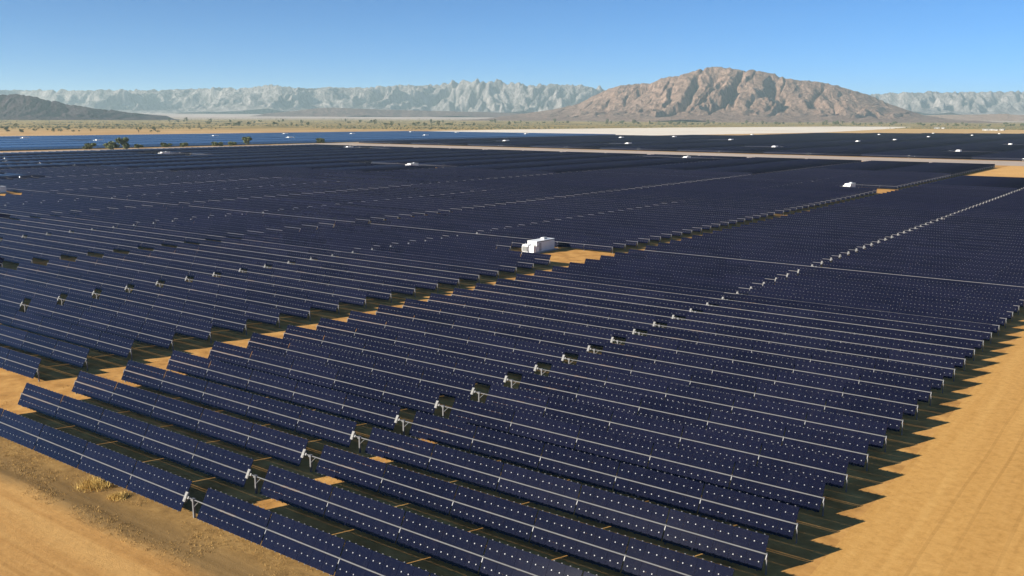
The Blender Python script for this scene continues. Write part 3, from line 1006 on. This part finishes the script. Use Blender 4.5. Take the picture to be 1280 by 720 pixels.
mountain('dark_hills', [(-140, 116), (-60, 118), (0, 119), (22, 117.5), (40, 120), (48, 121.5), (60, 125.5), (72, 126.5), (86, 131), (100, 132), (120, 136), (140, 137.5), (165, 141), (200, 144), (225, 146)],
         6000, 380, (420, 110), [ROCK_DARK], 15, .7, 260, power=1.0, chutes=.3, lean=-.5)
mountain('foothills', [(330, 142), (365, 139), (380, 137), (400, 135), (420, 134.5), (450, 136), (500, 137.5), (560, 139), (600, 140), (660, 142), (720, 144)],
         9000, 380, (360, 90), [rock('brown_foothill_rock', ((.085, .052, .045), (.15, .098, .082), (.24, .165, .14)), .005)], 25, .5, 220, power=.8)
mountain('low_hills', [(1100, 147), (1150, 144.5), (1180, 143.5), (1220, 143.5), (1280, 144), (1400, 144)],
         8200, 700, (180, 50), [rock('tan_hill_rock', ((.33, .22, .15), (.42, .29, .21), (.50, .37, .28)), .003)], 33, .18, 380, power=1.0)

# ---------------------------------------------------------------- air
mb = MB(); mb.box((0, 0, 304), (40400, 40400, 612))
hz = bpy.data.materials.new('haze_air'); hz.use_nodes = True; nt = hz.node_tree
for n in list(nt.nodes):
    if n.type != 'OUTPUT_MATERIAL': nt.nodes.remove(n)
pv = nt.nodes.new('ShaderNodeVolumePrincipled')
pv.inputs['Color'].default_value = (.72, .96, 1.0, 1); pv.inputs['Density'].default_value = 5.0e-5
pv.inputs['Anisotropy'].default_value = .1
nt.links.new(pv.outputs['Volume'], [n for n in nt.nodes if n.type == 'OUTPUT_MATERIAL'][0].inputs['Volume'])
tag(obj('haze', mb.mesh('haze', [hz])), 'pale blue haze filling the air over the plain', 'haze', kind='stuff')

# ---------------------------------------------------------------- light
SUN = np.array([-1.23, -2.50, 1.0]); SUN /= np.linalg.norm(SUN)
elev = math.asin(SUN[2]); azim = math.atan2(SUN[0], SUN[1])
wd = bpy.data.worlds.new('World'); SC.world = wd; wd.use_nodes = True
nt = wd.node_tree; bg = nt.nodes['Background']
sky = nt.nodes.new('ShaderNodeTexSky'); sky.sky_type = 'NISHITA'; sky.sun_disc = False
sky.sun_elevation = elev; sky.sun_rotation = azim; sky.altitude = 0; sky.air_density = .5; sky.dust_density = 0; sky.ozone_density = 10.0
hs = nt.nodes.new('ShaderNodeHueSaturation'); hs.inputs['Hue'].default_value = .490; hs.inputs['Saturation'].default_value = 1.0
nt.links.new(sky.outputs['Color'], hs.inputs['Color']); nt.links.new(hs.outputs['Color'], bg.inputs['Color']); bg.inputs['Strength'].default_value = .060
sl = bpy.data.lights.new('sun', 'SUN'); sl.energy = 5.0; sl.angle = R(.5); sl.color = (1.0, .92, .79)
so = bpy.data.objects.new('sun', sl); COL.objects.link(so)
from mathutils import Vector, Matrix
so.rotation_euler = Vector(SUN).to_track_quat('Z', 'Y').to_euler(); so.location = (0, -50, 200)

# ---------------------------------------------------------------- camera
cam = bpy.data.cameras.new('camera'); cam.sensor_width = 36; cam.lens = 36 * FPX / 1280
cam.clip_start = .5; cam.clip_end = 60000
co = bpy.data.objects.new('camera', cam); COL.objects.link(co)
co.matrix_world = Matrix(((RGT[0], UPV[0], -FWD[0], 0), (RGT[1], UPV[1], -FWD[1], 0), (RGT[2], UPV[2], -FWD[2], CAM_Z), (0, 0, 0, 1)))
SC.camera = co
vs = SC.view_settings; vs.view_transform = 'Standard'; vs.look = 'None'; vs.exposure = 1.2; vs.gamma = 1; vs.use_curve_mapping = False
SC.cycles.volume_bounces = 0; SC.cycles.max_bounces = 6
